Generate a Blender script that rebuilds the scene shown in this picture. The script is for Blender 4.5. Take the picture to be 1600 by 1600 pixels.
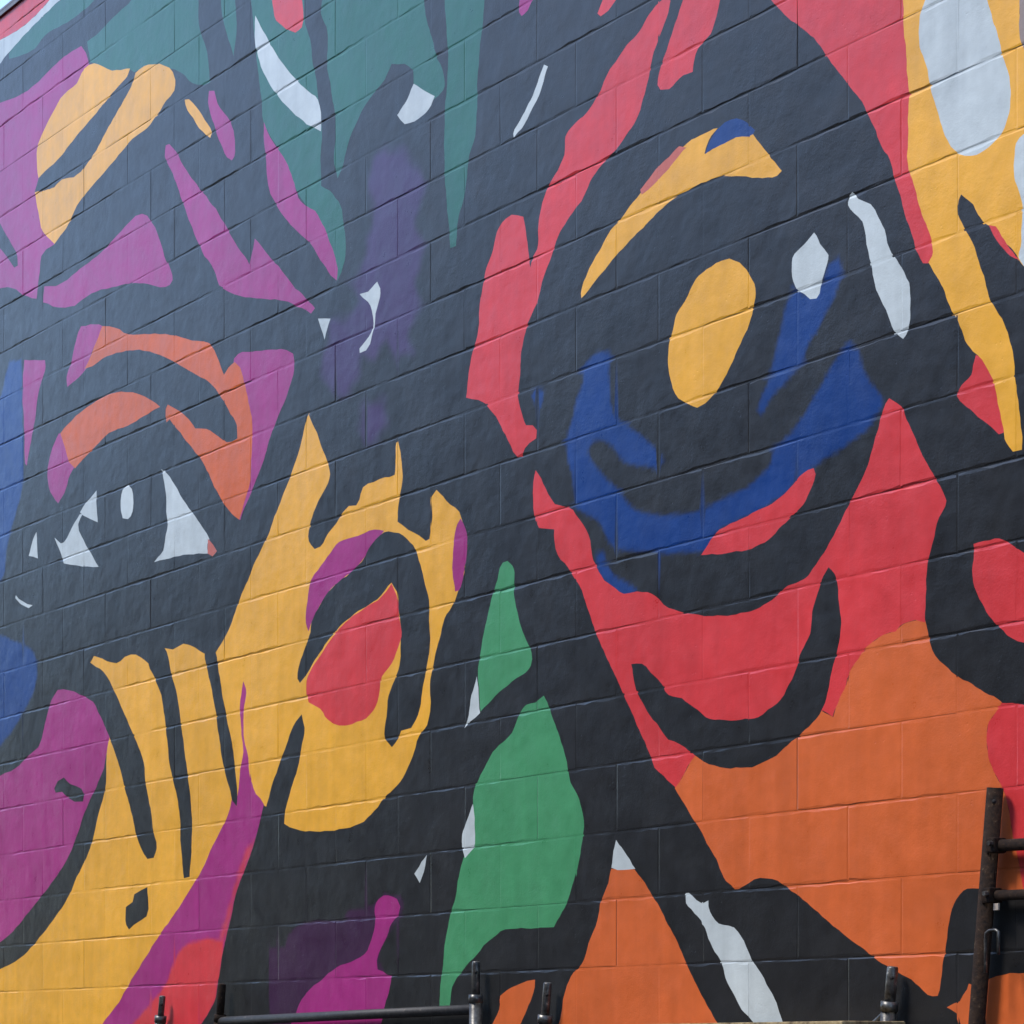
import bpy, bmesh, math, random
import numpy as np
from mathutils import Vector, Matrix
from mathutils.geometry import delaunay_2d_cdt

random.seed(7)
rng = np.random.default_rng(7)
R = math.radians
sc = bpy.context.scene
for o in list(bpy.data.objects):
    bpy.data.objects.remove(o)

# ------------------------------------------------------------------ camera
# Wall face is the plane y = 0, facing -y; x runs along the wall, z is up.
# The camera is level; the frame is shifted up (a cropped photograph).
F = 3950.0                       # focal length in pixels of a 1600 px wide frame
PX, PY = 800.0, 1631.0           # principal point: level horizon lies just under the frame
TH = math.atan((PX + 1980.0) / F)  # angle between the view axis and the wall
CAM = Vector((7.5, -4.624, 1.6))
cd = bpy.data.cameras.new('camera')
cd.sensor_width = 36.0
cd.lens = 36.0 * F / 1600.0
cd.shift_y = (PY - 800.0) / 1600.0
cd.clip_end = 2000.0
cam = bpy.data.objects.new('camera', cd)
sc.collection.objects.link(cam)
cam.location = CAM
DV = Vector((-math.cos(TH), math.sin(TH), 0.0))
RV = Vector((math.sin(TH), math.cos(TH), 0.0))
cam.rotation_euler = DV.to_track_quat('-Z', 'Y').to_euler()
sc.camera = cam

# ------------------------------------------------------------------ light
SUN_EL = R(56)                       # high soft sun, from the left in front of the wall
w = bpy.data.worlds.new('World'); sc.world = w; w.use_nodes = True
wn = w.node_tree.nodes; wl = w.node_tree.links
sky = wn.new('ShaderNodeTexSky'); sky.sky_type = 'NISHITA'; sky.sun_disc = False
sky.sun_elevation = SUN_EL; sky.air_density = 1.0; sky.dust_density = 0.4; sky.ozone_density = 2.0
bg = wn['Background']; bg.inputs['Strength'].default_value = 0.148
wl.new(sky.outputs['Color'], bg.inputs['Color'])
sd = bpy.data.lights.new('sun', 'SUN'); sd.energy = 1.5; sd.angle = R(13); sd.color = (1.0, 0.95, 0.88)
sun = bpy.data.objects.new('sun', sd); sc.collection.objects.link(sun)
# direction towards the sun
az = math.atan2(-0.90, -0.44)
sv = Vector((math.cos(az) * math.cos(SUN_EL), math.sin(az) * math.cos(SUN_EL), math.sin(SUN_EL)))
sun.rotation_euler = sv.to_track_quat('Z', 'Y').to_euler()
sun.location = (0, -8, 10)
sky.sun_rotation = math.atan2(sv.x, sv.y)
sc.view_settings.view_transform = 'Standard'; sc.view_settings.look = 'None'
sc.view_settings.exposure = 1.44; sc.view_settings.gamma = 1.0

# ------------------------------------------------------------------ pixel -> place
def s_of(x, d=0.0):
    """pixels per metre for things on the plane d metres in front of the wall, at pixel column x"""
    return math.cos(TH) / (-CAM.y - d) * (x - PX + F * math.tan(TH))
def place(x, y, d=0.0):
    s = s_of(x, d); Z = F / s; X = (x - PX) / s
    p = CAM + DV * Z + RV * X
    return Vector((p.x, -d, CAM.z + (PY - y) / s))
def to_px(p):
    v = Vector(p) - CAM
    Z = v.dot(DV); X = v.dot(RV)
    return PX + F * X / Z, PY - F * v.z / Z

# ------------------------------------------------------------------ helpers
col = sc.collection
def lin(r, g, b):
    f = lambda c: (c / 255 / 12.92) if c / 255 <= 0.04045 else ((c / 255 + 0.055) / 1.055) ** 2.4
    return (f(r), f(g), f(b))
def link(o, parent=None):
    col.objects.link(o)
    if parent is not None: o.parent = parent
    return o
def empty(name, loc, label=None, cat=None, group=None):
    o = bpy.data.objects.new(name, None); o.location = loc; o.empty_display_size = 0.1; col.objects.link(o)
    if label: o['label'] = label
    if cat: o['category'] = cat
    if group: o['group'] = group
    return o
def mesh_obj(name, bm, mat, parent=None, smooth=True):
    me = bpy.data.meshes.new(name); bm.to_mesh(me); bm.free()
    me.materials.append(mat)
    if smooth:
        for p in me.polygons: p.use_smooth = True
    return link(bpy.data.objects.new(name, me), parent)
def tube(bm, pts, rad, seg=16, caps=True):
    """a round bar through the points"""
    rings = []
    n = len(pts)
    for i, p in enumerate(pts):
        a = pts[max(i - 1, 0)]; b = pts[min(i + 1, n - 1)]
        t = (Vector(b) - Vector(a)).normalized()
        up = Vector((0, 1, 0)) if abs(t.y) < 0.9 else Vector((1, 0, 0))
        e1 = t.cross(up).normalized(); e2 = t.cross(e1).normalized()
        r = rad[i] if isinstance(rad, (list, tuple)) else rad
        rings.append([bm.verts.new(Vector(p) + (e1 * math.cos(2 * math.pi * k / seg) + e2 * math.sin(2 * math.pi * k / seg)) * r) for k in range(seg)])
    for a, b in zip(rings, rings[1:]):
        for k in range(seg):
            bm.faces.new((a[k], a[(k + 1) % seg], b[(k + 1) % seg], b[k]))
    if caps:
        bm.faces.new(rings[0][::-1]); bm.faces.new(rings[-1])
def box(bm, c, h, rot=None, bevel=0.0):
    m = Matrix.Translation(Vector(c)) @ (rot.to_4x4() if rot else Matrix.Identity(4)) @ Matrix.Diagonal((h[0] * 2, h[1] * 2, h[2] * 2, 1))
    r = bmesh.ops.create_cube(bm, size=1.0, matrix=m)
    if bevel:
        es = list({e for v in r['verts'] for e in v.link_edges})
        bmesh.ops.bevel(bm, geom=es, offset=bevel, segments=2, affect='EDGES', profile=0.6)

# ------------------------------------------------------------------ materials
def new_mat(name):
    m = bpy.data.materials.new(name); m.use_nodes = True
    return m, m.node_tree.nodes, m.node_tree.links, m.node_tree.nodes['Principled BSDF']
def paint_material():
    m, n, l, p = new_mat('mural_paint')
    at = n.new('ShaderNodeAttribute'); at.attribute_name = 'Paint'
    geo = n.new('ShaderNodeNewGeometry')
    def noise(scale, det=4.0, rough=0.6):
        t = n.new('ShaderNodeTexNoise'); t.inputs['Scale'].default_value = scale
        t.inputs['Detail'].default_value = det; t.inputs['Roughness'].default_value = rough
        l.new(geo.outputs['Position'], t.inputs['Vector']); return t
    def ramp(src, a, b, x0, x1):
        r = n.new('ShaderNodeMapRange'); r.inputs['From Min'].default_value = a; r.inputs['From Max'].default_value = b
        r.inputs['To Min'].default_value = x0; r.inputs['To Max'].default_value = x1
        l.new(src, r.inputs['Value']); return r.outputs['Result']
    def math_(op, a, b):
        r = n.new('ShaderNodeMath'); r.operation = op
        for i, v in enumerate((a, b)):
            if isinstance(v, float): r.inputs[i].default_value = v
            else: l.new(v, r.inputs[i])
        return r.outputs[0]
    big = noise(2.2, 3.0); mid = noise(14.0, 4.0); fine = noise(160.0, 3.0, 0.7)
    # roller coats: value wanders a little over the wall
    v = math_('ADD', ramp(big.outputs['Fac'], .3, .7, -0.08, 0.08), ramp(mid.outputs['Fac'], .3, .7, -0.08, 0.08))
    # vertical roller streaks
    mp = n.new('ShaderNodeMapping'); mp.inputs['Scale'].default_value = (22.0, 22.0, 1.6)
    l.new(geo.outputs['Position'], mp.inputs['Vector'])
    st = n.new('ShaderNodeTexNoise'); st.inputs['Scale'].default_value = 1.0; st.inputs['Detail'].default_value = 3.0
    l.new(mp.outputs['Vector'], st.inputs['Vector'])
    v = math_('ADD', v, ramp(st.outputs['Fac'], .3, .7, -0.05, 0.05))
    oi = n.new('ShaderNodeObjectInfo')
    v = math_('ADD', v, ramp(oi.outputs['Random'], 0., 1., -0.045, 0.045))
    v = math_('ADD', v, 1.0)
    mul = n.new('ShaderNodeVectorMath'); mul.operation = 'SCALE'
    l.new(at.outputs['Color'], mul.inputs[0]); l.new(v, mul.inputs['Scale'])
    # dust bloom and scuffs of pale grime with shapes of their own
    dn = noise(5.0, 6.0, 0.72)
    dm = ramp(dn.outputs['Fac'], .46, .80, 0.0, 0.10)
    mx = n.new('ShaderNodeMix'); mx.data_type = 'RGBA'
    l.new(dm, mx.inputs['Factor']); l.new(mul.outputs['Vector'], mx.inputs['A'])
    mx.inputs['B'].default_value = (0.11, 0.105, 0.10, 1)
    # pin holes in the block, unfilled by paint
    vo = n.new('ShaderNodeTexVoronoi'); vo.inputs['Scale'].default_value = 55.0
    l.new(geo.outputs['Position'], vo.inputs['Vector'])
    hn = noise(9.0, 2.0)
    hole = math_('MULTIPLY', ramp(vo.outputs['Distance'], .10, .17, 1.0, 0.0), ramp(hn.outputs['Fac'], .56, .64, 0.0, 1.0))
    l.new(mx.outputs['Result'], p.inputs['Base Color'])
    ro = math_('ADD', ramp(mid.outputs['Fac'], .3, .7, 0.28, 0.38), ramp(fine.outputs['Fac'], .3, .7, -0.03, 0.03))
    l.new(ro, p.inputs['Roughness'])
    amp = ramp(noise(3.5, 2.0).outputs['Fac'], .35, .65, 0.35, 1.15)
    h = math_('ADD', math_('MULTIPLY', math_('MULTIPLY', fine.outputs['Fac'], 0.0007), amp), math_('MULTIPLY', math_('MULTIPLY', noise(45.0, 4.0).outputs['Fac'], 0.0009), amp))
    h = math_('ADD', h, math_('MULTIPLY', noise(8.0, 2.0).outputs['Fac'], 0.0034))
    h = math_('SUBTRACT', h, math_('MULTIPLY', hole, 0.0004))
    b = n.new('ShaderNodeBump'); b.inputs['Strength'].default_value = 0.75; b.inputs['Distance'].default_value = 1.0
    l.new(h, b.inputs['Height']); l.new(b.outputs['Normal'], p.inputs['Normal'])
    return m
def simple_mat(name, c1, c2, scale=20.0, rough=0.6, metal=0.0, bump=0.0008, c3=None):
    m, n, l, p = new_mat(name)
    geo = n.new('ShaderNodeTexCoord')
    t = n.new('ShaderNodeTexNoise'); t.inputs['Scale'].default_value = scale; t.inputs['Detail'].default_value = 6.0; t.inputs['Roughness'].default_value = 0.65
    l.new(geo.outputs['Object'], t.inputs['Vector'])
    cr = n.new('ShaderNodeValToRGB'); cr.color_ramp.elements[0].position = 0.35; cr.color_ramp.elements[1].position = 0.62
    cr.color_ramp.elements[0].color = (*c1, 1); cr.color_ramp.elements[1].color = (*c2, 1)
    if c3:
        e = cr.color_ramp.elements.new(0.70); e.color = (*c3, 1)
    l.new(t.outputs['Fac'], cr.inputs['Fac']); l.new(cr.outputs['Color'], p.inputs['Base Color'])
    p.inputs['Roughness'].default_value = rough; p.inputs['Metallic'].default_value = metal
    b = n.new('ShaderNodeBump'); b.inputs['Strength'].default_value = 0.6; b.inputs['Distance'].default_value = bump
    l.new(t.outputs['Fac'], b.inputs['Height']); l.new(b.outputs['Normal'], p.inputs['Normal'])
    return m
PAINT = paint_material()
CORE = simple_mat('concrete_core', (0.20, 0.195, 0.185), (0.28, 0.27, 0.25), 8.0, 0.9)
METAL_CAP = simple_mat('coping_metal', (0.10, 0.10, 0.11), (0.16, 0.16, 0.17), 6.0, 0.5)
RUST = simple_mat('rusted_steel', (0.007, 0.004, 0.003), (0.026, 0.013, 0.007), 75.0, 0.9, 0.0, 0.006, (0.085, 0.062, 0.036))
RUST.node_tree.nodes['Principled BSDF'].inputs['Specular IOR Level'].default_value = 0.2
GALV = simple_mat('worn_grey_steel_highlit', (0.022, 0.019, 0.017), (0.12, 0.115, 0.105), 38.0, 0.34, 0.4, 0.001, (0.42, 0.38, 0.31))  # pale tones: paint splashes, plus tube highlights put into the colour
DARKST = simple_mat('dark_steel', (0.010, 0.009, 0.009), (0.026, 0.023, 0.022), 50.0, 0.6, 0.1, 0.001, (0.10, 0.08, 0.06))
HOLE = simple_mat('hole_dark', (0.006, 0.006, 0.006), (0.012, 0.011, 0.010), 50.0, 0.9)
WOOD = simple_mat('weathered_plank', (0.10, 0.066, 0.03), (0.34, 0.25, 0.12), 35.0, 0.85, 0.0, 0.002, (0.42, 0.33, 0.19))
TAGM = simple_mat('pale_tag', (0.30, 0.24, 0.19), (0.45, 0.38, 0.32), 80.0, 0.7)
ASPH = simple_mat('asphalt', (0.035, 0.035, 0.036), (0.065, 0.064, 0.062), 90.0, 0.92, 0.0, 0.004)

# ------------------------------------------------------------------ the mural, traced outline by outline (photo pixels -> wall)
PIG = dict(
    black=lin(32, 31, 31), yellow=lin(226, 163, 48), red=lin(202, 54, 56), orange=lin(201, 96, 46),
    magenta=lin(154, 38, 112), green=lin(66, 136, 90), teal=lin(38, 94, 78), blue=lin(2, 50, 114),
    white=lin(184, 191, 190), purple=lin(56, 24, 56), amber=lin(196, 86, 6), violet=lin(62, 40, 80), grey=lin(140, 122, 112), rose=lin(188, 96, 78), pink=lin(190, 56, 74))
SH = []
def S(c, txt, soft=0.0):
    pts = [tuple(float(v) for v in t.split(',')) for t in txt.split()]
    SH.append((c, soft, pts))
# --- greens of the upper left
S('teal', '95,0 148,0 140,8 105,35 70,55 55,75 30,88 14,92 14,84 45,48 75,18')
S('teal', '207,-20 205,0 190,15 172,32 150,55 136,65 139,83 141,97 150,101 175,114 200,112 210,112 225,106 250,102 272,109 283,113 295,125 308,133 327,130 327,112 322,75 312,45 310,0 310,-20')
S('teal', '345,-20 345,0 350,37 360,70 365,88 370,37 367,0 367,-20')
S('teal', '393,-20 393,0 398,60 403,110 408,150 413,195 430,225 445,255 465,300 480,325 505,375 520,405 527,440 533,425 540,400 537,350 532,322 520,303 502,290 501,250 503,200 497,150 493,118 488,95 485,62 477,38 475,0 475,-20')
S('teal', '507,-20 502,20 512,50 511,100 517,137 525,200 522,250 527,278 535,262 540,237 550,207 562,180 580,150 597,130 612,100 632,100 646,110 646,136 677,155 692,142 692,110 683,92 677,67 667,32 662,0 662,-20')
S('teal', '695,-20 695,0 700,100 695,175 695,275 701,350 704,388 712,385 717,337 727,300 732,250 742,212 745,175 746,125 750,75 755,25 757,0 757,-20')
# --- violet haze in the middle
S('violet', '585,250 600,232 628,236 652,262 664,300 650,340 660,392 648,440 657,485 640,515 645,548 620,560 604,532 585,560 566,552 556,596 538,622 515,606 503,572 514,535 516,500 548,492 562,468 548,440 566,415 574,372 584,330 577,290', 0.035)
S('violet', '570,630 600,630 605,655 590,685 570,690 562,660', 0.045)
# --- magentas
S('magenta', '-20,165 0,160 25,152 55,132 82,105 105,85 127,72 134,82 139,100 150,120 110,170 90,220 90,270 75,285 56,295 70,310 75,345 85,382 72,390 65,400 62,425 57,467 35,460 25,452 12,449 -20,455')
S('black', '-20,330 0,350 10,368 27,400 28,415 22,418 10,400 0,388 -20,370')
S('magenta', '222,334 230,338 245,362 257,400 270,437 265,446 250,449 232,444 210,442 175,449 150,455 130,467 117,477 102,480 92,481 67,472 69,447 87,447 105,437 125,420 152,400 170,382 195,355 212,338')
S('magenta', '259,227 265,225 275,237 287,260 312,295 337,327 355,357 372,387 382,400 390,413 394,395 398,372 405,380 420,400 440,422 457,445 477,465 492,482 486,489 472,482 450,472 437,469 400,466 375,462 350,452 342,445 335,422 320,400 310,380 292,335 280,300 270,272 258,245')
S('magenta', '412,190 422,215 432,230 447,252 460,287 470,315 492,330 507,357 522,397 528,420 526,439 517,430 505,412 497,400 485,380 465,362 445,340 430,317 420,295 416,255 412,212')
S('magenta', '327,142 335,142 340,162 360,190 366,212 366,245 362,251 355,245 345,225 332,187 325,160')
S('magenta', '127,510 155,507 165,512 150,535 140,560 134,577 117,595 105,604 104,590 110,570 117,540 122,520')
S('magenta', '38,563 70,563 71,572 60,612 55,652 47,697 42,727 39,725 37,650 35,625')
S('magenta', '92,677 102,677 110,712 118,727 110,740 105,757 97,777 91,786 82,775 75,755 75,730 82,700')
S('magenta', '366,560 372,553 400,549 447,547 458,553 460,570 452,607 437,645 425,675 410,725 400,750 389,778 379,800 375,812 365,800 375,770 380,740 383,700 382,660 375,612 366,580')
S('magenta', '812,-20 812,0 811,20 815,26 825,15 832,0 834,-20')
S('magenta', '90,1078 107,1078 125,1085 145,1097 157,1120 167,1142 172,1155 166,1180 162,1200 150,1230 132,1270 122,1300 105,1342 75,1387 45,1425 20,1455 0,1472 -20,1485 -20,1222 0,1212 25,1200 45,1180 60,1167 70,1132 80,1095')
S('black', '85,1232 90,1220 100,1215 110,1225 127,1232 132,1242 130,1252 117,1253 107,1247 97,1237 87,1239')
# --- stripe of the top left corner
S('red', '95,-20 77,0 65,14 45,34 20,52 0,62 -20,72 -20,40 0,24 20,11 36,0 60,-20')
S('white', '112,-20 93,0 70,22 35,58 12,84 -20,118 -20,74 0,63 20,52 45,34 65,14 77,0 92,-20')
# --- purple and magenta of the bottom
S('purple', '420,1480 445,1480 450,1462 475,1442 535,1438 540,1427 585,1412 600,1396 627,1400 630,1420 612,1450 592,1500 600,1520 560,1620 430,1620 422,1580 418,1525', 0.004)
S('magenta', '607,1399 620,1405 626,1417 622,1430 612,1442 605,1462 595,1482 589,1500 590,1515 612,1525 609,1542 600,1577 592,1620 445,1620 461,1587 467,1570 480,1550 507,1527 525,1512 555,1500 570,1490 580,1470 586,1442 586,1417 592,1404')
# --- yellows of the upper left
S('yellow', '147,99 175,110 203,107 200,117 180,140 150,177 120,212 90,250 60,279 58,262 58,232 65,212 82,177 100,147 120,130 132,107')
S('yellow', '212,114 225,104 240,100 257,102 270,112 274,125 272,142 260,157 245,180 230,200 207,217 190,237 162,270 140,295 120,322 107,350 85,381 67,362 60,332 54,300 85,292 97,280 115,277 150,235 162,212 180,180 197,150 205,135')
S('black', '203,109 212,114 205,135 197,150 180,180 162,212 150,235 115,277 97,280 85,292 54,300 57,290 60,279 90,250 120,212 150,177 180,140 200,117')
S('yellow', '289,156 295,155 307,167 320,187 331,207 329,215 317,207 302,185 290,165')
# --- orange brows on the left
S('amber', '160,509 180,512 200,522 225,522 250,522 275,525 300,532 327,536 335,547 342,565 350,585 357,575 367,565 375,575 385,612 394,660 393,712 390,757 380,790 374,812 368,808 357,797 335,760 317,722 300,700 282,677 265,655 260,660 259,640 262,632 280,642 295,655 305,670 322,670 335,677 347,687 362,691 371,685 370,665 357,640 342,615 327,597 300,582 275,567 250,555 217,547 190,550 160,560 145,572 132,577 140,560 150,535')
S('amber', '250,635 225,650 200,665 170,677 150,697 132,715 117,732 108,722 102,700 94,677 107,662 125,645 150,627 175,615 197,612 217,616 235,625')
# --- the yellow cat-like face on the left
S('yellow', '141,1035 147,1025 160,1030 182,1036 195,1027 205,1022 220,1027 232,1037 245,1030 257,1012 270,1015 287,1006 305,1012 320,1022 330,1030 337,1020 357,985 375,935 390,900 400,875 415,845 432,800 447,762 460,727 472,687 480,652 482,648 492,670 505,705 516,742 502,775 490,800 486,815 482,845 492,858 500,854 512,835 525,817 537,800 545,790 557,790 562,780 567,762 585,752 617,742 619,692 622,690 627,715 629,745 625,775 621,800 621,815 637,827 655,837 665,845 671,842 675,815 675,800 675,775 682,765 697,782 717,800 722,812 729,840 726,890 716,925 710,940 695,967 685,1005 677,1037 672,1070 672,1112 667,1132 655,1150 647,1175 637,1200 625,1222 600,1247 585,1267 562,1287 530,1296 500,1299 462,1296 444,1287 446,1267 455,1232 465,1200 472,1162 476,1137 471,1117 462,1127 452,1150 445,1170 434,1200 422,1237 416,1261 411,1258 400,1290 385,1306 335,1392 280,1500 230,1600 220,1620 -20,1620 -20,1522 0,1514 15,1507 32,1497 62,1465 87,1432 105,1405 120,1370 135,1340 145,1312 152,1280 165,1230 166,1200 168,1165 171,1152 186,1196 195,1232 205,1267 212,1300 220,1325 230,1342 240,1340 245,1325 240,1300 235,1262 227,1220 226,1200 222,1182 207,1145 192,1110 175,1072 162,1050 150,1041')
S('black', '232,1037 242,1060 252,1087 257,1120 261,1155 266,1200 275,1237 281,1275 282,1312 285,1350 287,1372 296,1370 299,1330 300,1280 296,1230 292,1200 287,1162 282,1125 277,1087 267,1050 257,1012 245,1005')
S('black', '320,1022 325,1050 335,1100 342,1150 350,1200 360,1237 365,1257 371,1260 370,1225 367,1200 365,1175 355,1125 347,1082 341,1042 337,1020 328,1005')
S('magenta', '380,1065 384,1075 381,1110 381,1150 388,1185 389,1200 391,1216 400,1240 412,1257 407,1280 400,1306 397,1318 382,1360 370,1392 360,1437 352,1470 346,1500 341,1532 335,1565 315,1600 305,1620 150,1620 160,1600 185,1567 202,1537 225,1500 250,1460 275,1425 297,1390 315,1360 332,1322 350,1287 360,1262 362,1250 370,1260 372,1237 376,1200 380,1175 377,1140 375,1100')
S('red', '310,1469 350,1468 346,1500 341,1532 335,1565 315,1600 305,1620 195,1620 207,1600 230,1575 250,1550 260,1535 270,1507 287,1480', 0.010)
S('pink', '397,1315 382,1360 370,1392 352,1468 340,1470 356,1420 370,1370 386,1325', 0.022)
S('black', '412,1257 407,1280 400,1306 397,1318 382,1360 370,1392 360,1437 352,1470 346,1500 341,1532 335,1565 315,1600 305,1620 420,1620 420,1280')
S('black', '230,1386 232,1420 229,1432 217,1440 202,1452 197,1445 197,1417 207,1410 210,1397 220,1392')
S('magenta', '600,829 595,835 575,860 565,877 547,895 517,920 500,945 487,972 482,987 479,980 480,940 487,905 507,877 530,847 560,837 585,827')
S('magenta', '720,810 727,825 730,850 726,887 717,922 711,925 707,887 709,850 714,820')
S('black', '600,832 615,831 630,837 645,852 655,875 662,905 669,930 671,970 671,1020 665,1050 660,1080 657,1100 650,1125 642,1137 627,1142 622,1155 612,1167 602,1155 601,1137 605,1112 607,1087 617,1062 624,1040 626,1012 626,980 622,945 620,925 612,910 602,922 590,936 560,955 535,975 512,1002 492,1032 477,1057 469,1067 465,1060 466,1045 475,1017 485,987 487,972 500,945 517,920 547,895 565,877 575,860 587,842')
S('red', '612,912 620,930 622,950 627,995 622,1012 612,1037 597,1057 592,1087 587,1105 572,1122 550,1131 530,1134 512,1125 500,1107 482,1097 479,1085 481,1057 500,1025 520,995 540,972 570,950 597,932')
# --- the blue sprayed edges
S('blue', '15,565 33,562 35,600 35,650 37,737 32,775 25,800 15,837 10,862 5,900 -20,930 -20,640 0,622 8,590', 0.009)
S('blue', '-20,985 0,993 25,1002 45,1012 55,1025 58,1050 52,1082 37,1112 20,1140 0,1165 -20,1180', 0.009)
S('blue', '930,552 953,552 952,587 955,625 960,650 980,665 1005,685 1025,702 1037,720 1025,732 1000,727 970,717 960,700 942,687 927,690 920,702 927,722 940,742 960,760 975,780 995,797 1020,805 1050,805 1075,802 1095,797 1125,782 1160,765 1185,747 1200,732 1212,700 1237,675 1257,645 1275,615 1295,580 1317,545 1327,536 1337,540 1347,570 1362,602 1379,622 1377,640 1360,665 1330,690 1300,710 1272,730 1245,750 1220,777 1200,790 1175,802 1150,815 1125,827 1100,860 1075,864 1025,862 975,860 960,855 947,837 935,817 910,800 899,795 895,750 887,712 885,687 892,662 900,625 910,597 911,575', 0.009)
S('blue', '932,865 942,862 950,882 962,900 982,912 997,920 990,930 975,930 955,918 940,900 932,882', 0.009)
S('blue', '1295,415 1310,403 1314,420 1312,440 1295,480 1282,505 1262,540 1250,570 1225,600 1200,630 1190,650 1184,642 1190,620 1200,597 1208,565 1217,530 1226,490 1237,450 1260,462 1280,450', 0.009)
S('blue', '835,607 850,610 847,630 842,640 837,630 832,620', 0.008)
# --- reds of the upper middle
S('red', '1025,8 1040,-5 1047,2 1044,20 1035,45 1022,80 1015,112 1005,155 997,180 975,217 950,247 930,270 912,307 895,332 875,362 862,400 850,432 840,470 825,505 816,540 812,587 810,625 815,645 822,665 832,664 839,672 838,685 827,692 820,700 815,714 809,715 802,705 790,680 775,652 757,630 747,625 728,622 730,605 737,555 746,525 750,475 760,420 767,400 770,390 780,355 790,341 800,336 817,338 822,362 826,400 829,418 833,400 839,390 842,342 855,295 872,265 882,242 884,212 900,192 922,170 935,147 950,115 975,77 1000,47 1015,22')
S('red', '1072,-20 1067,0 1052,45 1042,77 1032,105 1028,132 1032,141 1045,139 1062,122 1082,112 1085,92 1095,70 1110,52 1120,25 1124,0 1126,-20')
S('red', '947,-20 942,0 934,20 938,25 950,17 962,0 970,-20')
S('red', '425,-20 425,0 427,15 432,32 447,45 461,51 472,42 474,27 472,0 472,-20')
S('red', '1200,-20 1206,0 1215,12 1237,32 1272,60 1295,92 1320,125 1347,160 1362,190 1375,222 1390,250 1400,285 1410,320 1422,360 1435,397 1442,412 1450,412 1457,398 1465,372 1450,335 1440,295 1430,265 1429,200 1430,150 1426,87 1422,37 1421,-20')
S('red', '1525,555 1537,560 1556,585 1570,625 1575,672 1560,678 1542,662 1522,645 1500,627 1496,617 1502,602 1517,587 1521,570')
# --- yellow field of the right edge with its white ovals
S('yellow', '1410,-20 1411,0 1412,37 1416,87 1420,150 1419,200 1420,265 1430,295 1440,335 1455,372 1456,400 1451,411 1467,437 1482,472 1500,510 1520,550 1535,562 1550,592 1560,630 1567,670 1573,692 1583,706 1596,703 1597,682 1590,625 1586,587 1582,550 1572,512 1557,485 1545,462 1537,432 1527,400 1510,360 1496,335 1495,322 1502,303 1515,315 1532,340 1547,355 1562,370 1582,390 1596,412 1640,440 1640,60 1597,60 1593,20 1592,-20')
S('grey', '1592,-20 1593,20 1598,75 1640,110 1640,-20')
S('white', '1640,195 1600,208 1588,225 1584,250 1585,275 1592,300 1597,320 1596,360 1594,385 1591,402 1600,415 1640,450')
S('white', '1446,-20 1446,0 1440,15 1436,37 1436,65 1445,95 1452,125 1460,160 1470,190 1480,220 1492,235 1507,244 1525,241 1545,230 1560,215 1572,190 1579,162 1576,120 1567,87 1557,50 1547,15 1541,0 1538,-20')
S('red', '1545,352 1555,355 1570,375 1582,395 1592,406 1580,400 1560,380')
# --- eyebrow and eye of the big face
S('yellow', '1121,200 1107,220 1101,240 1125,227 1150,215 1177,209 1187,225 1200,240 1221,267 1214,274 1200,278 1175,277 1150,275 1120,277 1095,287 1062,305 1040,320 1015,345 990,370 962,400 940,427 920,452 909,466 908,458 915,432 932,400 950,367 975,335 1000,302 1025,272 1055,240 1087,215')
S('rose', '1062,228 1072,230 1050,257 1025,285 1002,305 1000,297 1025,265')
S('blue', '1102,240 1110,220 1125,197 1142,187 1160,187 1180,204 1176,210 1150,215 1125,227')
S('yellow', '1140,405 1155,410 1172,430 1180,450 1179,475 1167,515 1150,552 1135,585 1120,610 1102,630 1090,636 1075,632 1055,615 1047,592 1044,560 1046,532 1052,515 1057,492 1075,462 1092,430 1112,417 1127,407')
# --- lower right: orange cheek, red jaw, black mouth
S('orange', '1446,970 1450,990 1457,1015 1467,1032 1482,1045 1505,1062 1532,1077 1565,1097 1562,1105 1546,1127 1541,1150 1544,1175 1549,1197 1560,1220 1566,1228 1580,1290 1590,1340 1600,1385 1600,1392 1527,1389 1512,1389 1500,1397 1490,1412 1485,1430 1482,1450 1475,1495 1470,1537 1465,1557 1457,1557 1437,1542 1410,1522 1385,1510 1365,1495 1345,1480 1312,1455 1285,1432 1260,1410 1237,1392 1215,1377 1200,1372 1187,1371 1170,1380 1149,1391 1135,1377 1122,1350 1105,1317 1082,1277 1065,1250 1055,1231 1062,1222 1075,1197 1086,1181 1120,1150 1200,1130 1270,1100 1301,1121 1312,1090 1322,1070 1327,1050 1340,1030 1355,1010 1380,992 1400,986 1407,977 1430,970')
S('red', '1390,622 1400,630 1408,634 1417,655 1430,685 1442,712 1460,745 1478,782 1472,800 1467,810 1460,837 1452,867 1447,912 1446,972 1430,970 1407,977 1400,986 1380,992 1355,1010 1340,1030 1327,1050 1322,1070 1312,1090 1301,1121 1285,1110 1250,1120 1200,1150 1150,1165 1110,1160 1086,1181 1075,1197 1062,1222 1055,1231 1037,1212 1022,1200 1020,1190 1007,1160 990,1120 972,1080 955,1042 940,1010 925,972 915,940 905,915 887,887 872,867 866,847 866,827 855,826 842,825 837,812 834,795 833,762 837,735 845,747 857,772 867,787 895,796 900,805 912,820 922,845 927,875 940,900 955,915 975,927 995,925 1012,925 1030,937 1045,950 1070,957 1100,962 1150,960 1180,952 1200,942 1225,920 1262,900 1275,882 1295,850 1310,822 1320,800 1335,772 1350,742 1362,707 1372,670 1380,640')
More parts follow.
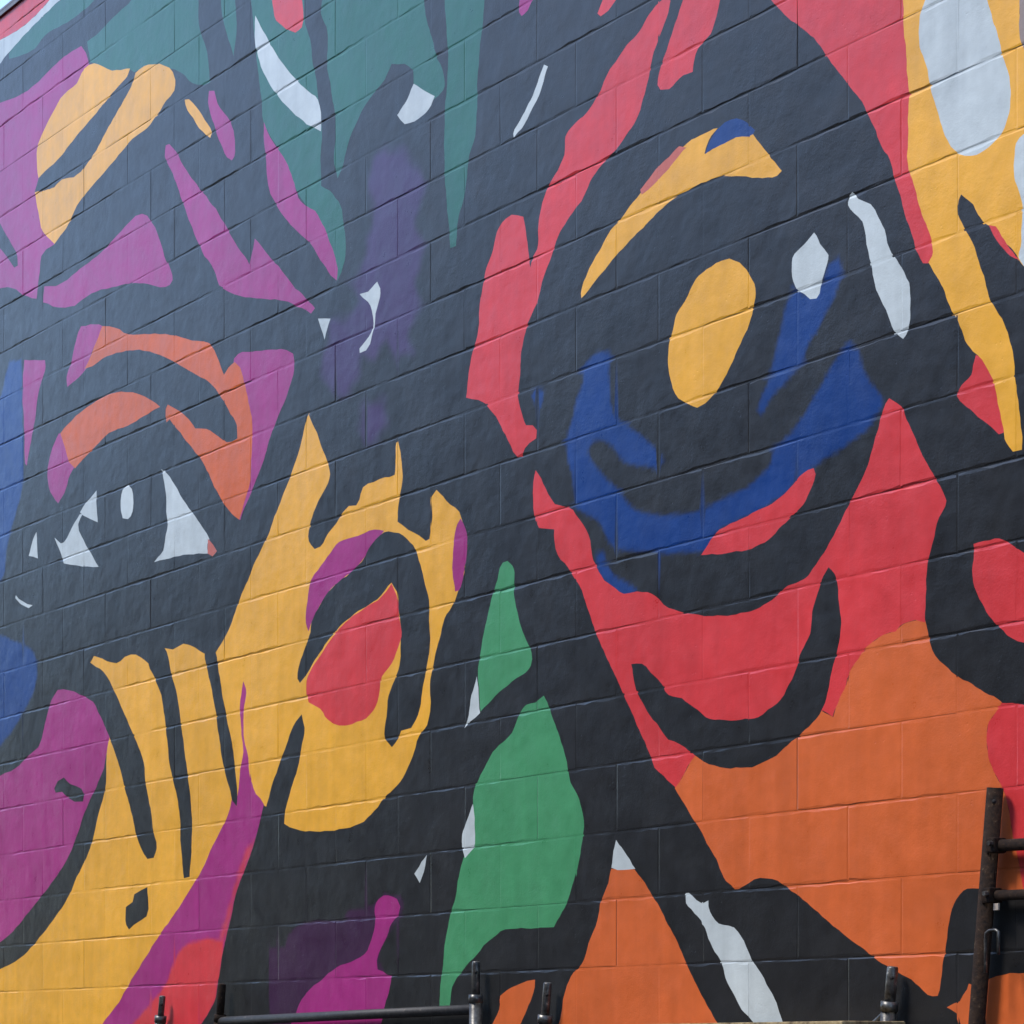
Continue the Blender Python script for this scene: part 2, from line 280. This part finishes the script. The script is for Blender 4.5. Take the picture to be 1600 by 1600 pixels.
S('black', '986,1037 1002,1037 1017,1050 1032,1067 1045,1085 1065,1092 1085,1105 1102,1120 1125,1125 1150,1125 1185,1120 1200,1110 1220,1092 1237,1062 1250,1025 1265,990 1270,955 1277,927 1287,900 1295,886 1300,890 1307,907 1312,950 1314,982 1310,1010 1300,1045 1295,1075 1285,1107 1270,1130 1250,1147 1225,1170 1200,1188 1175,1198 1150,1200 1125,1199 1100,1190 1086,1181 1070,1167 1045,1155 1030,1137 1012,1112 1000,1092 990,1062')
S('red', '1565,1097 1590,1100 1640,1115 1640,1392 1600,1392 1590,1340 1580,1290 1566,1228 1560,1220 1549,1197 1544,1175 1541,1150 1546,1127 1562,1105')
S('red', '1522,850 1537,845 1562,842 1580,850 1600,865 1640,890 1640,1020 1600,1005 1582,997 1560,980 1542,955 1527,930 1520,900 1521,867')
S('red', '1272,732 1274,742 1265,767 1255,790 1242,801 1222,822 1200,843 1175,857 1150,862 1120,866 1096,867 1105,852 1125,827 1150,815 1175,802 1200,790 1220,777 1245,750 1262,735')
S('orange', '955,1357 992,1358 1007,1380 1020,1400 1040,1437 1065,1487 1075,1512 1085,1532 1100,1562 1122,1600 1135,1620 868,1620 875,1592 882,1555 892,1525 907,1510 920,1475 935,1432 940,1405 950,1380')
S('orange', '782,1555 792,1547 807,1540 825,1532 836,1531 835,1542 829,1565 820,1584 810,1605 800,1620 762,1620 770,1600 780,1577')
S('orange', '1513,1537 1520,1540 1530,1570 1530,1600 1505,1610 1495,1585 1486,1577 1479,1573 1491,1568 1500,1565 1505,1556 1510,1545')
S('orange', '1541,1532 1556,1525 1600,1520 1640,1515 1640,1640 1538,1640 1540,1590')
# --- greens of the bottom
S('green', '785,880 793,876 801,883 803,925 810,965 822,1000 831,1020 830,1040 815,1055 800,1065 780,1082 762,1100 751,1112 749,1087 747,1050 752,1012 762,962 770,930 777,905')
S('green', '850,1087 855,1097 862,1117 872,1145 882,1175 887,1200 892,1222 905,1250 911,1272 912,1292 910,1312 905,1342 897,1375 885,1412 875,1432 865,1448 845,1450 800,1451 790,1452 762,1472 740,1497 722,1517 707,1542 702,1572 695,1585 686,1580 687,1555 692,1507 697,1462 705,1425 712,1400 717,1370 725,1340 735,1332 741,1320 742,1287 739,1255 742,1232 750,1212 757,1200 770,1175 800,1145 810,1120 822,1102 837,1097')
# --- whites
S('white', '399,25 415,55 430,82 450,110 475,137 497,156 501,175 502,205 485,197 457,175 432,147 415,120 405,95 399,67 398,45')
S('white', '646,131 679,151 670,170 655,185 632,195 621,180 636,155')
S('white', '850,101 856,103 847,135 832,170 815,200 803,215 802,209 820,175 835,142')
S('white', '1332,300 1342,310 1360,320 1372,337 1382,360 1386,380 1397,400 1412,425 1421,442 1422,475 1420,515 1411,530 1397,517 1387,490 1372,460 1362,420 1357,395 1352,367 1347,347 1335,332 1324,320 1326,307')
S('white', '1272,362 1282,382 1295,397 1292,412 1285,437 1281,457 1276,466 1265,468 1257,460 1245,450 1239,440 1239,402 1242,396 1257,382')
S('white', '497,498 516,498 507,530')
S('white', '562,460 575,455 590,440 594,450 592,472 587,490 585,510 581,525 579,537 572,547 562,552 562,545 572,532 580,520 584,505 581,485 575,472 567,465')
S('white', '151,767 135,785 125,800 130,806 142,811 153,816 151,795')
S('white', '125,803 112,825 100,847 95,849 85,840 92,857 100,880 120,884 154,886 142,865 127,837 122,820 129,803')
S('white', '200,757 206,765 207,800 204,807 200,811 192,810 189,798 189,782 192,765')
S('white', '252,732 265,745 277,765 290,787 300,800 317,825 327,842 324,850 325,865 295,866 265,872 241,878 255,860 259,837 262,820 260,800 259,770')
S('rose', '325,842 332,850 339,862 332,869 324,865')
S('white', '57,831 59,872 45,868 51,845')
S('white', '25,930 35,940 51,946 45,950 32,944 24,935')
S('white', '745,1057 747,1075 750,1115 735,1127 726,1139 732,1117 737,1087')
S('white', '739,1255 742,1287 740,1325 727,1340 722,1325 722,1305 730,1282')
S('white', '667,1336 662,1362 656,1380 647,1365')
S('white', '962,1312 980,1337 992,1357 975,1360 955,1356 959,1330')
S('white', '1075,1395 1082,1400 1087,1407 1097,1411 1107,1407 1109,1425 1122,1442 1147,1450 1162,1470 1175,1500 1190,1522 1202,1545 1210,1560 1228,1620 1190,1620 1155,1570 1137,1535 1127,1505 1107,1467 1095,1437 1085,1427 1071,1410 1071,1400')

def grow(pts):
    """let outlines that run out of the photograph run on over the wall"""
    out = []; n = len(pts)
    for i in range(n):
        a = pts[i]; b = pts[(i + 1) % n]; out.append(a)
        for k, v, far in ((0, -20, -330), (0, 1640, 1900), (1, -20, -260), (1, 1620, 1900)):
            if a[k] == v and b[k] == v:
                j = 1 - k; m = (a[j] + b[j]) / 2
                for q in (a, b):
                    e = [0, 0]; e[k] = far; e[j] = m + (q[j] - m) * 0.8; out.append(tuple(e))
    return out
def smooth(pts):
    """hand-drawn line through the points: soft bends curve, corners stay"""
    n = len(pts); P = [np.array(p) for p in pts]
    corner = []
    for i in range(n):
        a = P[i] - P[i - 1]; b = P[(i + 1) % n] - P[i]
        c = np.dot(a, b) / (np.linalg.norm(a) * np.linalg.norm(b) + 1e-9)
        corner.append(c < math.cos(R(52)))
    out = []
    for i in range(n):
        p1, p2 = P[i], P[(i + 1) % n]
        p0 = P[i - 1] if not corner[i] else p1 - (p2 - p1)
        p3 = P[(i + 2) % n] if not corner[(i + 1) % n] else p2 + (p2 - p1)
        L = np.linalg.norm(p2 - p1)
        if L > 220: out.append(p1); continue
        k = max(1, int(L / 7))
        d0 = np.linalg.norm(p1 - p0) + 1e-6; d2 = np.linalg.norm(p3 - p2) + 1e-6
        m1 = ((p2 - p1) / L + (p1 - p0) / d0) * 0.5 * L; m2 = ((p3 - p2) / d2 + (p2 - p1) / L) * 0.5 * L
        for t in np.arange(k) / k:
            h = (2*t**3-3*t**2+1)*p1 + (t**3-2*t**2+t)*m1 + (-2*t**3+3*t**2)*p2 + (t**3-t**2)*m2
            out.append(h)
    return out
POLY = []       # (rgb, soft, Nx2 wall coords, bbox)
for c, soft, pts in SH:
    q = smooth(grow(pts))
    A = np.array([(lambda v: (v.x, v.z))(place(x, y)) for x, y in q])
    if not soft:   # brush wobble of a couple of millimetres
        ph = np.cumsum(np.r_[0, np.linalg.norm(np.diff(A, axis=0), axis=1)])
        r0, r1, r2, r3 = rng.uniform(0, 6.28, 4)
        A = A + np.c_[np.sin(ph * 55 + r0) + 0.6 * np.sin(ph * 140 + r1), np.sin(ph * 61 + r2) + 0.6 * np.sin(ph * 125 + r3)] * 0.0014
    POLY.append((np.array(PIG[c]), soft, A, (A[:, 0].min() - soft, A[:, 0].max() + soft, A[:, 1].min() - soft, A[:, 1].max() + soft)))

def inside(P, A):
    x, y = P[:, 0][:, None], P[:, 1][:, None]
    x0, y0 = A[:, 0], A[:, 1]; x1, y1 = np.roll(x0, -1), np.roll(y0, -1)
    c = ((y0 > y) != (y1 > y)) & (x < (x1 - x0) * (y - y0) / (y1 - y0 + 1e-12) + x0)
    return (c.sum(1) % 2) == 1
def dist(P, A):
    B = np.roll(A, -1, axis=0); d = B - A; L = (d ** 2).sum(1) + 1e-12
    w_ = P[:, None, :] - A[None]; t = np.clip((w_ * d).sum(2) / L, 0, 1)
    return np.sqrt((((w_ - t[..., None] * d)) ** 2).sum(2)).min(1)
def clip(p, q, r):
    x0, x1, y0, y1 = r; t0, t1 = 0.0, 1.0; dx, dy = q[0] - p[0], q[1] - p[1]
    for a, b in ((-dx, p[0] - x0), (dx, x1 - p[0]), (-dy, p[1] - y0), (dy, y1 - p[1])):
        if abs(a) < 1e-12:
            if b < 0: return None
        else:
            t = b / a
            if a < 0: t0 = max(t0, t)
            else: t1 = min(t1, t)
    if t0 >= t1 - 1e-9: return None
    return (p[0] + t0 * dx, p[1] + t0 * dy), (p[0] + t1 * dx, p[1] + t1 * dy)

def painted_sheet(r, inner=None, sub=0.0):
    """cut the rectangle r=(x0,x1,z0,z1) along the paint outlines -> verts, tris, corner colours"""
    x0, x1, z0, z1 = r
    V = [Vector((x0, z0)), Vector((x1, z0)), Vector((x1, z1)), Vector((x0, z1))]
    E = [(0, 1), (1, 2), (2, 3), (3, 0)]
    if inner:
        b = len(V); V += [Vector(q) for q in inner]
        E += [(b + i, b + (i + 1) % len(inner)) for i in range(len(inner))]
        V += [Vector((q[0], z)) for q in inner for z in (z0, z1) if abs(q[1] - z) < .02 and x0 < q[0] < x1]
    if sub:
        for i in range(1, max(2, int((x1 - x0) / sub))):
            x = x0 + (x1 - x0) * i / max(2, int((x1 - x0) / sub))
            V += [Vector((x, z0)), Vector((x, z1))]
    use = [p for p in POLY if p[3][0] < x1 and p[3][1] > x0 and p[3][2] < z1 and p[3][3] > z0]
    anysoft = False
    for c, soft, A, bb in use:
        if soft: anysoft = True; continue
        B = np.roll(A, -1, axis=0)
        m = (np.maximum(A[:, 0], B[:, 0]) >= x0) & (np.minimum(A[:, 0], B[:, 0]) <= x1) & (np.maximum(A[:, 1], B[:, 1]) >= z0) & (np.minimum(A[:, 1], B[:, 1]) <= z1)
        for i in np.nonzero(m)[0]:
            k = clip(A[i], B[i], r)
            if k:
                E.append((len(V), len(V) + 1)); V += [Vector(k[0]), Vector(k[1])]
    if anysoft:
        st = 0.012
        nx = max(1, int((x1 - x0) / st)); nz = max(1, int((z1 - z0) / st))
        for i in range(1, nx):
            for j in range(1, nz):
                V.append(Vector((x0 + (x1 - x0) * i / nx + random.uniform(-.002, .002), z0 + (z1 - z0) * j / nz + random.uniform(-.002, .002))))
    vs, _, fs, _, _, _ = delaunay_2d_cdt(V, E, [], 0, 1e-6)
    vs = np.array([(v.x, v.y) for v in vs]); fs = np.array([f for f in fs if len(f) == 3])
    T = vs[fs]
    area = (T[:, 1, 0] - T[:, 0, 0]) * (T[:, 2, 1] - T[:, 0, 1]) - (T[:, 2, 0] - T[:, 0, 0]) * (T[:, 1, 1] - T[:, 0, 1])
    fs = fs[np.abs(area) > 1e-10]; T = vs[fs]; area = area[np.abs(area) > 1e-10]
    fs[area < 0] = fs[area < 0][:, ::-1]; T = vs[fs]
    cen = T.mean(1)
    colr = np.tile(np.array(PIG['black']), (len(fs) * 3, 1))
    for c, soft, A, bb in use:
        if not soft:
            colr[np.repeat(inside(cen, A), 3)] = c
        else:
            pv = T.reshape(-1, 2)
            d = dist(pv, A); d[inside(pv, A)] *= -1
            # uneven spray
            d = d + soft * 0.35 * np.sin(pv[:, 0] * 37 + pv[:, 1] * 21) * np.sin(pv[:, 1] * 43)
            t = np.clip(0.5 - d / (1.6 * soft), 0, 1); t = t * t * (3 - 2 * t) * 0.97
            colr = colr * (1 - t[:, None]) + c * t[:, None]
    return vs, fs, colr
def make_mesh(name, V, Fc, C):
    me = bpy.data.meshes.new(name)
    me.from_pydata(V, [], Fc)
    at = me.color_attributes.new('Paint', 'FLOAT_COLOR', 'CORNER')
    at.data.foreach_set('color', np.c_[C, np.ones(len(C))].astype(np.float32).ravel())
    me.materials.append(PAINT)
    return me

# ------------------------------------------------------------------ the block wall
CH, BL, JT = 0.2032, 0.4064, 0.010      # course height, block length, joint
X0, X1 = -6.6, 5.6
NC = 30; TOP = NC + 1                                  # courses from the ground to the coping
PH = place(1170, 650).x                  # a head joint read from the photograph, course 16
Z_A = place(830, 1516).z                 # bed joint read from the photograph: ninth joint up
ZB = Z_A - 9 * CH                        # level of the ground
wall = empty('painted_block_wall', (0, 0, ZB), 'tall concrete block wall covered in a bold mural of abstract faces', 'wall')
def bed(k): return ZB + min(k, NC) * CH + max(0, k - NC) * 0.096
_ph = rng.uniform(0, 6.28, (TOP + 2, 4)); _am = rng.uniform(.35, 1.0, TOP + 2)
def fill(k, x):
    """how open the bed joint k is at x: 0 filled flush with paint, 1 fully raked"""
    x = np.asarray(x, dtype=float); p = _ph[k]
    f = .50 + .34 * np.sin(x * 3.1 + p[0]) + .30 * np.sin(x * 7.3 + p[1]) + .22 * np.sin(x * 17.0 + p[2]) + .15 * np.sin(x * 41.0 + p[3])
    return np.clip(f, .06, 1.25) * _am[k]
def joints(k):
    off = PH + (0.0 if k % 2 == 0 else BL / 2)
    n0 = math.floor((X0 - off) / BL) + 1
    xs = [X0]; x = off + n0 * BL
    while x < X1 - 0.05:
        if x > X0 + 0.05: xs.append(x)
        x += BL
    return xs + [X1]
# decide which blocks the photograph shows
cells = []
for k in range(TOP):
    xs = joints(k)
    for a, b in zip(xs, xs[1:]):
        q = [to_px((x, 0, z)) for x in (a, b) for z in (bed(k), bed(k + 1))]
        px0, px1 = max(0, min(v[0] for v in q)), min(1600, max(v[0] for v in q))
        py0, py1 = max(0, min(v[1] for v in q)), min(1600, max(v[1] for v in q))
        cells.append([k, a, b, max(0, px1 - px0) * max(0, py1 - py0)])
vis = sorted([c for c in cells if c[3] > 0], key=lambda c: -c[3])
print('blocks in view', len(vis))
own = {(c[0], round(c[1], 3)) for c in vis[:300]}
TB = 0.19
def block_mesh(k, a, b):
    jl, jr = (random.choice((.0003, .0003, .0004, .0006, .0016)) for _ in range(2))
    jb = random.uniform(.0010, .0026); jt = random.uniform(.0010, .0026)
    r = (a + jl, b - jr, bed(k) + jb, bed(k + 1) - jt)
    # worn arrises: the bevel along both bed joints wanders in width and depth
    n_ = max(4, int((b - a) / .04)); exm = .004
    xk = np.linspace(r[0] + exm, r[1] - exm, n_ + 1)
    eb, et = (rng.uniform(.0022, .0085, n_ + 1) for _ in range(2))
    db, dt = (np.clip(rng.normal(.0022, .0009, n_ + 1), .0006, .0045) * fill(q, xk) + .0002 for q in (k, k + 1))
    inner = [(x, r[2] + q) for x, q in zip(xk, eb)] + [(x, r[3] - q) for x, q in zip(xk[::-1], et[::-1])]
    vs, fs, C = painted_sheet(r, inner)
    cx, cz = (a + b) / 2, (bed(k) + bed(k + 1)) / 2
    proud = random.uniform(-.0004, .0004); tx, tz = random.uniform(-.002, .002), random.uniform(-.004, .004)
    bevx = random.choice((0, 0, 0, .0003, .0006, .0012))
    dx = np.minimum(vs[:, 0] - r[0], r[1] - vs[:, 0])
    lo_ = np.interp(vs[:, 0], xk, db) * np.clip(1 - (vs[:, 1] - r[2]) / np.interp(vs[:, 0], xk, eb), 0, 1)
    hi_ = np.interp(vs[:, 0], xk, dt) * np.clip(1 - (r[3] - vs[:, 1]) / np.interp(vs[:, 0], xk, et), 0, 1)
    y = np.maximum(np.maximum(lo_, hi_), bevx * np.clip(1 - dx / exm, 0, 1)) + proud + tx * (vs[:, 0] - cx) + tz * (vs[:, 1] - cz)
    V = np.c_[vs[:, 0] - cx, y, vs[:, 1] - cz]
    # sides and back of the block
    hull = []
    n = len(V)
    def on(i, ax, v): return abs(vs[i, ax] - v) < 1e-5
    V = V.tolist(); Fc = fs.tolist(); C = C.tolist()
    # edges on the outline, walked in order
    sides = [sorted([i for i in range(n) if on(i, 1, r[2])], key=lambda i: vs[i, 0]),
             sorted([i for i in range(n) if on(i, 0, r[1])], key=lambda i: vs[i, 1]),
             sorted([i for i in range(n) if on(i, 1, r[3])], key=lambda i: -vs[i, 0]),
             sorted([i for i in range(n) if on(i, 0, r[0])], key=lambda i: -vs[i, 1])]
    corner_back = len(V)
    for (xx, zz) in ((r[0], r[2]), (r[1], r[2]), (r[1], r[3]), (r[0], r[3])):
        V.append([xx - cx, TB, zz - cz])
    g = [0.10, 0.10, 0.10]
    for s, idx in enumerate(sides):
        f = [corner_back + s, corner_back + (s + 1) % 4] + idx[::-1]
        Fc.append(f); C += [g] * len(f)
    f = [corner_back + 3, corner_back + 2, corner_back + 1, corner_back]
    Fc.append(f); C += [g] * 4
    return V, Fc, C, (cx, 0, cz)
rest = ([], [], [])
nb = 0
for k, a, b, ar in cells:
    V, Fc, C, c = block_mesh(k, a, b)
    if (k, round(a, 3)) in own:
        o = link(bpy.data.objects.new('block', make_mesh('block', V, Fc, np.array(C))), wall)
        o.location = (c[0], 0, c[2] - ZB); nb += 1
    else:
        o0 = len(rest[0])
        rest[0].extend([[v[0] + c[0], v[1], v[2] + c[2] - ZB] for v in V])
        rest[1].extend([[i + o0 for i in f] for f in Fc]); rest[2].extend(C)
o = link(bpy.data.objects.new('surrounding_blocks', make_mesh('surrounding_blocks', rest[0], rest[1], np.array(rest[2]))), wall); o['kind'] = 'stuff'
# mortar: recessed strips, painted over like the blocks
mv, mf, mc = [], [], []
def strip(r, depth, k=None):
    ox, oz = random.uniform(-.006, .006), random.uniform(-.004, .004)
    vs, fs, C = painted_sheet((r[0] + ox, r[1] + ox, r[2] + oz, r[3] + oz), sub=0.045 if k is not None else 0.0)
    vs = vs - np.array([ox, oz])
    o0 = len(mv)
    y = depth if k is None else .0004 + depth * fill(k, vs[:, 0])
    y = np.zeros(len(vs)) + y
    mv.extend([[v[0], yy, v[1] - ZB] for v, yy in zip(vs, y)])
    mf.extend((fs + o0).tolist()); mc.extend(C.tolist())
HJ = 0.0042
for k in range(1, TOP):
    x = X0
    while x < X1 - 1e-6:
        x2 = min(x + 0.8, X1)
        strip((x, x2, bed(k) - HJ, bed(k) + HJ), 0.0030, k); x = x2
for k in range(TOP):
    for x in joints(k)[1:-1]:
        strip((x - HJ, x + HJ, bed(k) + HJ, bed(k + 1) - HJ), random.choice((.0003, .0004, .0004, .0005, .0012, .0016)))
o = link(bpy.data.objects.new('mortar', make_mesh('mortar', mv, mf, np.array(mc))), wall); o['kind'] = 'stuff'
HT = bed(TOP) - ZB
bm = bmesh.new(); box(bm, ((X0 + X1) / 2, 0.115, HT / 2), ((X1 - X0) / 2 + .002, 0.10, HT / 2 - .002))
mesh_obj('wall_core', bm, CORE, wall, False)
bm = bmesh.new(); box(bm, ((X0 + X1) / 2, 0.10, HT + 0.004), ((X1 - X0) / 2 + .02, 0.112, 0.006), bevel=.002)
box(bm, ((X0 + X1) / 2, -0.008, HT - 0.006), ((X1 - X0) / 2 + .02, 0.003, 0.012))
mesh_obj('coping', bm, METAL_CAP, wall, False)

# ------------------------------------------------------------------ ground
bm = bmesh.new()
vs = [bm.verts.new(p) for p in ((-400, -400, ZB), (400, -400, ZB), (400, 400, ZB), (-400, 400, ZB))]
bm.faces.new(vs); g = mesh_obj('ground', bm, ASPH, None, False); g['kind'] = 'structure'

# ------------------------------------------------------------------ unseen brick building, added to darken reflections low on the wall
BRICK = simple_mat('brown_brick', (0.050, 0.034, 0.028), (0.085, 0.056, 0.044), 3.0, 0.9)  # kept dark so the added building reflects dimly in the wall paint
TRIM = simple_mat('stone_trim', (0.24, 0.23, 0.21), (0.32, 0.30, 0.27), 5.0, 0.85)
PANE = simple_mat('window_glass', (0.012, 0.014, 0.016), (0.02, 0.022, 0.025), 2.0, 0.08, 0.0, 0.0)
BY, BX0, BX1, BH = -13.0, -62.0, 24.0, 10.2
bd = empty('added_unseen_building', ((BX0 + BX1) / 2, BY - 5, ZB), 'added unseen brick building opposite the mural, darkening its lower reflections', 'building')
O = bd.location
bm = bmesh.new(); box(bm, (0, 0, BH / 2), ((BX1 - BX0) / 2, 5.0, BH / 2)); mesh_obj('wall', bm, BRICK, bd, False)
bm = bmesh.new(); box(bm, (0, 0, BH + 0.12), ((BX1 - BX0) / 2 + .15, 5.15, 0.12), bevel=.02); mesh_obj('parapet', bm, TRIM, bd, False)
bmw = bmesh.new(); box(bmw, (0, 0, 0), (0.62, 0.03, 0.95), bevel=.01); wme = bpy.data.meshes.new('window'); bmw.to_mesh(wme); bmw.free(); wme.materials.append(PANE)
bms = bmesh.new(); box(bms, (0, 0, 0), (0.75, 0.09, 0.06), bevel=.01); sme = bpy.data.meshes.new('sill'); bms.to_mesh(sme); bms.free(); sme.materials.append(TRIM)
for i in range(20):
    for z in (2.5, 6.9):
        wo = link(bpy.data.objects.new('window', wme), bd); wo.location = (-40.5 + i * 4.2, 5.01, z)
        so = link(bpy.data.objects.new('sill', sme), wo); so.location = (0, 0.04, -1.0)

# ------------------------------------------------------------------ scaffold frames in front of the wall
def lean(top_px, low_px, d):
    a = place(*top_px, d); b = place(*low_px, d)
    return a, (b - a).normalized()
def on_ground(a, v):
    t = (ZB + 0.012 - a.z) / v.z
    return a + v * t
def leg(parent, top_px, low_px, collar_px, d, mat, stub_r=0.0145, leg_r=0.021, hole_px=None):
    """a scaffold leg with a coupling pin, its collar and pin hole, on a base plate"""
    O = parent.location
    a, v = lean(top_px, low_px, d)
    foot = on_ground(a, v)
    col_pt = a + v * ((place(*collar_px, d) - a).length)
    bm = bmesh.new(); tube(bm, [foot - O, col_pt - O], leg_r, 20)
    L = mesh_obj('leg', bm, mat, parent)
    if stub_r:
        bm = bmesh.new()
        tube(bm, [col_pt + v * 0.03 - O, a - v * -0.004 - O, a - O], [stub_r, stub_r, stub_r * 0.82], 18)
        P = mesh_obj('coupling_pin', bm, mat, L)
        bm = bmesh.new(); tube(bm, [col_pt - v * 0.012 - O, col_pt + v * 0.014 - O], leg_r * 1.12, 20)
        mesh_obj('collar', bm, mat, L)
    if hole_px:
        h = place(*hole_px, d); r = stub_r or leg_r
        n = (CAM - h); n.z = 0; n.normalize()
        c = a + v * (h - a).length
        bm = bmesh.new(); tube(bm, [c + n * (r * 0.9) - O, c + n * (r + 0.0015) - O], 0.0055, 14)
        mesh_obj('pin_hole', bm, HOLE, L)
    bm = bmesh.new(); box(bm, foot - O + Vector((0, 0, -0.004)), (0.075, 0.075, 0.006), bevel=.002)
    mesh_obj('base_plate', bm, mat, L, False)
    return a, v, foot, col_pt, L
def bar(parent, name, p, q, r, mat):
    bm = bmesh.new(); tube(bm, [p - parent.location, q - parent.location], r, 16)
    return mesh_obj(name, bm, mat, parent)
D = 0.034      # the frames lean almost against the wall
G = 'scaffold frames along the foot of the mural'
# frame under the magenta drop, between the striped chin and the green leaf
A = place(345, 1600, D); A.z = ZB
fr = empty('scaffold_frame', A, 'dark steel scaffold frame whose top bar crosses under the pink drop shape', 'scaffold', G)
l1 = leg(fr, (347, 1537), (343, 1600), (343, 1590), D, RUST, stub_r=0.0150)
l2 = leg(fr, (744, 1502), (743, 1600), (743, 1560), D, GALV, stub_r=0.0135, hole_px=(745, 1519))
bar(fr, 'top_bar', place(343, 1596, D), place(743, 1577, D), 0.017, DARKST)
for zz in (1.05, 0.45):
    def at_z(l, z): return l[0] + l[1] * ((z + ZB - l[0].z) / l[1].z)
    bar(fr, 'cross_bar', at_z(l1, zz), at_z(l2, zz), 0.015, DARKST)
# frame carrying the plank under the orange triangle
A = place(850, 1600, D); A.z = ZB
fr = empty('scaffold_frame', A, 'grey steel scaffold frame bearing a plank below the orange spike and white bolt', 'scaffold', G)
l1 = leg(fr, (856, 1535), (851, 1600), (852, 1592), D, GALV, stub_r=0.0135, hole_px=(851, 1553))
l2 = leg(fr, (1395, 1510), (1387, 1600), (1390, 1572), D, GALV, stub_r=0.0150, hole_px=(1400, 1527))
bar(fr, 'top_bar', place(849, 1632, D), place(1384, 1632, D), 0.020, DARKST)
for zz in (1.05, 0.45):
    bar(fr, 'cross_bar', at_z(l1, zz), at_z(l2, zz), 0.015, DARKST)
# bent brace at the right leg
p = [place(1386, 1572, D), place(1383, 1584, D), place(1374, 1593, D), place(1362, 1604, D), place(1352, 1620, D)]
bm = bmesh.new(); tube(bm, [q - fr.location for q in p], 0.010, 12); mesh_obj('brace', bm, GALV, fr)
# plank lying on bearers fixed to it
a, b = place(1052, 1611, 0.16), place(1366, 1607, 0.16)
c = (a + b) / 2; ax = (b - a).normalized(); ang = math.atan2(ax.z, ax.x)
bm = bmesh.new(); box(bm, (0, 0, 0), ((b - a).length / 2, 0.11, 0.019), bevel=.004)
pl = mesh_obj('plank', bm, WOOD, None, False); pl.location = c; pl.rotation_euler = (0, -ang, 0)
for t in (0.12, 0.88):
    q = a.lerp(b, t); bar(fr, 'bearer', Vector((q.x, -0.275, q.z - 0.031)), Vector((q.x, -0.040, q.z - 0.031)), 0.013, DARKST)
pl['label'] = 'weathered pale wooden plank lying on the scaffold below the white bolt shape'; pl['category'] = 'plank'
# frame of which only one leg shows, by the striped yellow chin
A = place(247, 1600, D); A.z = ZB
fr = empty('scaffold_frame', A, 'scaffold frame showing only one thin pin in front of the red stripe foot', 'scaffold', G)
l1 = leg(fr, (254, 1556), (250, 1600), (251, 1592), D, GALV, stub_r=0.0125, hole_px=(250, 1567))
l2 = leg(fr, (-120, 1580), (-122, 1640), (-122, 1625), D, GALV, stub_r=0.0135)
bar(fr, 'top_bar', l1[3] + l1[1] * 0.06, l2[3] + l2[1] * 0.06, 0.017, DARKST)
for zz in (1.05, 0.45):
    bar(fr, 'cross_bar', at_z(l1, zz), at_z(l2, zz), 0.015, DARKST)
# the tall rusty frame at the right
D3 = 0.032
A = place(1526, 1600, D3); A.z = ZB
fr = empty('scaffold_frame', A, 'tall rusty brown scaffold frame with two side rails standing before the orange cheek', 'scaffold', G)
l1 = leg(fr, (1555, 1231), (1526, 1600), (1555, 1231), D3, RUST, stub_r=0.0, hole_px=(1545, 1250))
l2 = leg(fr, (2100, 1130), (2080, 1600), (2100, 1130), D3, RUST, stub_r=0.0)
up = (place(1548, 1322, D3), place(2092, 1292, D3)); lo = (place(1541, 1400, D3), place(2089, 1378, D3))
bar(fr, 'rail', at_z(l1, 0.5), at_z(l2, 0.5), 0.0150, RUST)
bar(fr, 'rail', up[0], up[1], 0.0150, RUST)
bar(fr, 'rail', lo[0], lo[1], 0.0130, RUST)
for q in (up[0], lo[0]):
    bm = bmesh.new(); c_ = q - fr.location
    box(bm, c_ + Vector((0.020, -0.002, 0)), (0.016, 0.022, 0.019), bevel=.005)
    cp = mesh_obj('coupler', bm, RUST, fr, False)
    bm = bmesh.new(); tube(bm, [c_ + Vector((0.026, -0.022, 0.004)), c_ + Vector((0.026, -0.036, 0.004))], 0.0065, 6)
    mesh_obj('bolt', bm, GALV, cp, False)
# bent locking rod and pale tag on the leg
p = [place(1540, 1520, D3 + .03), place(1540, 1470, D3 + .03), place(1541, 1458, D3 + .03), place(1546, 1454, D3 + .03), place(1556, 1453, D3 + .03), place(1560, 1456, D3 + .03), place(1560, 1492, D3 + .03)]
bm = bmesh.new(); tube(bm, [q - fr.location for q in p], 0.0042, 10); mesh_obj('locking_rod', bm, GALV, fr)
bm = bmesh.new(); box(bm, place(1557, 1417, D3 + 0.01) - fr.location, (0.0085, 0.003, 0.0085), bevel=.001); mesh_obj('tag', bm, TAGM, fr, False)
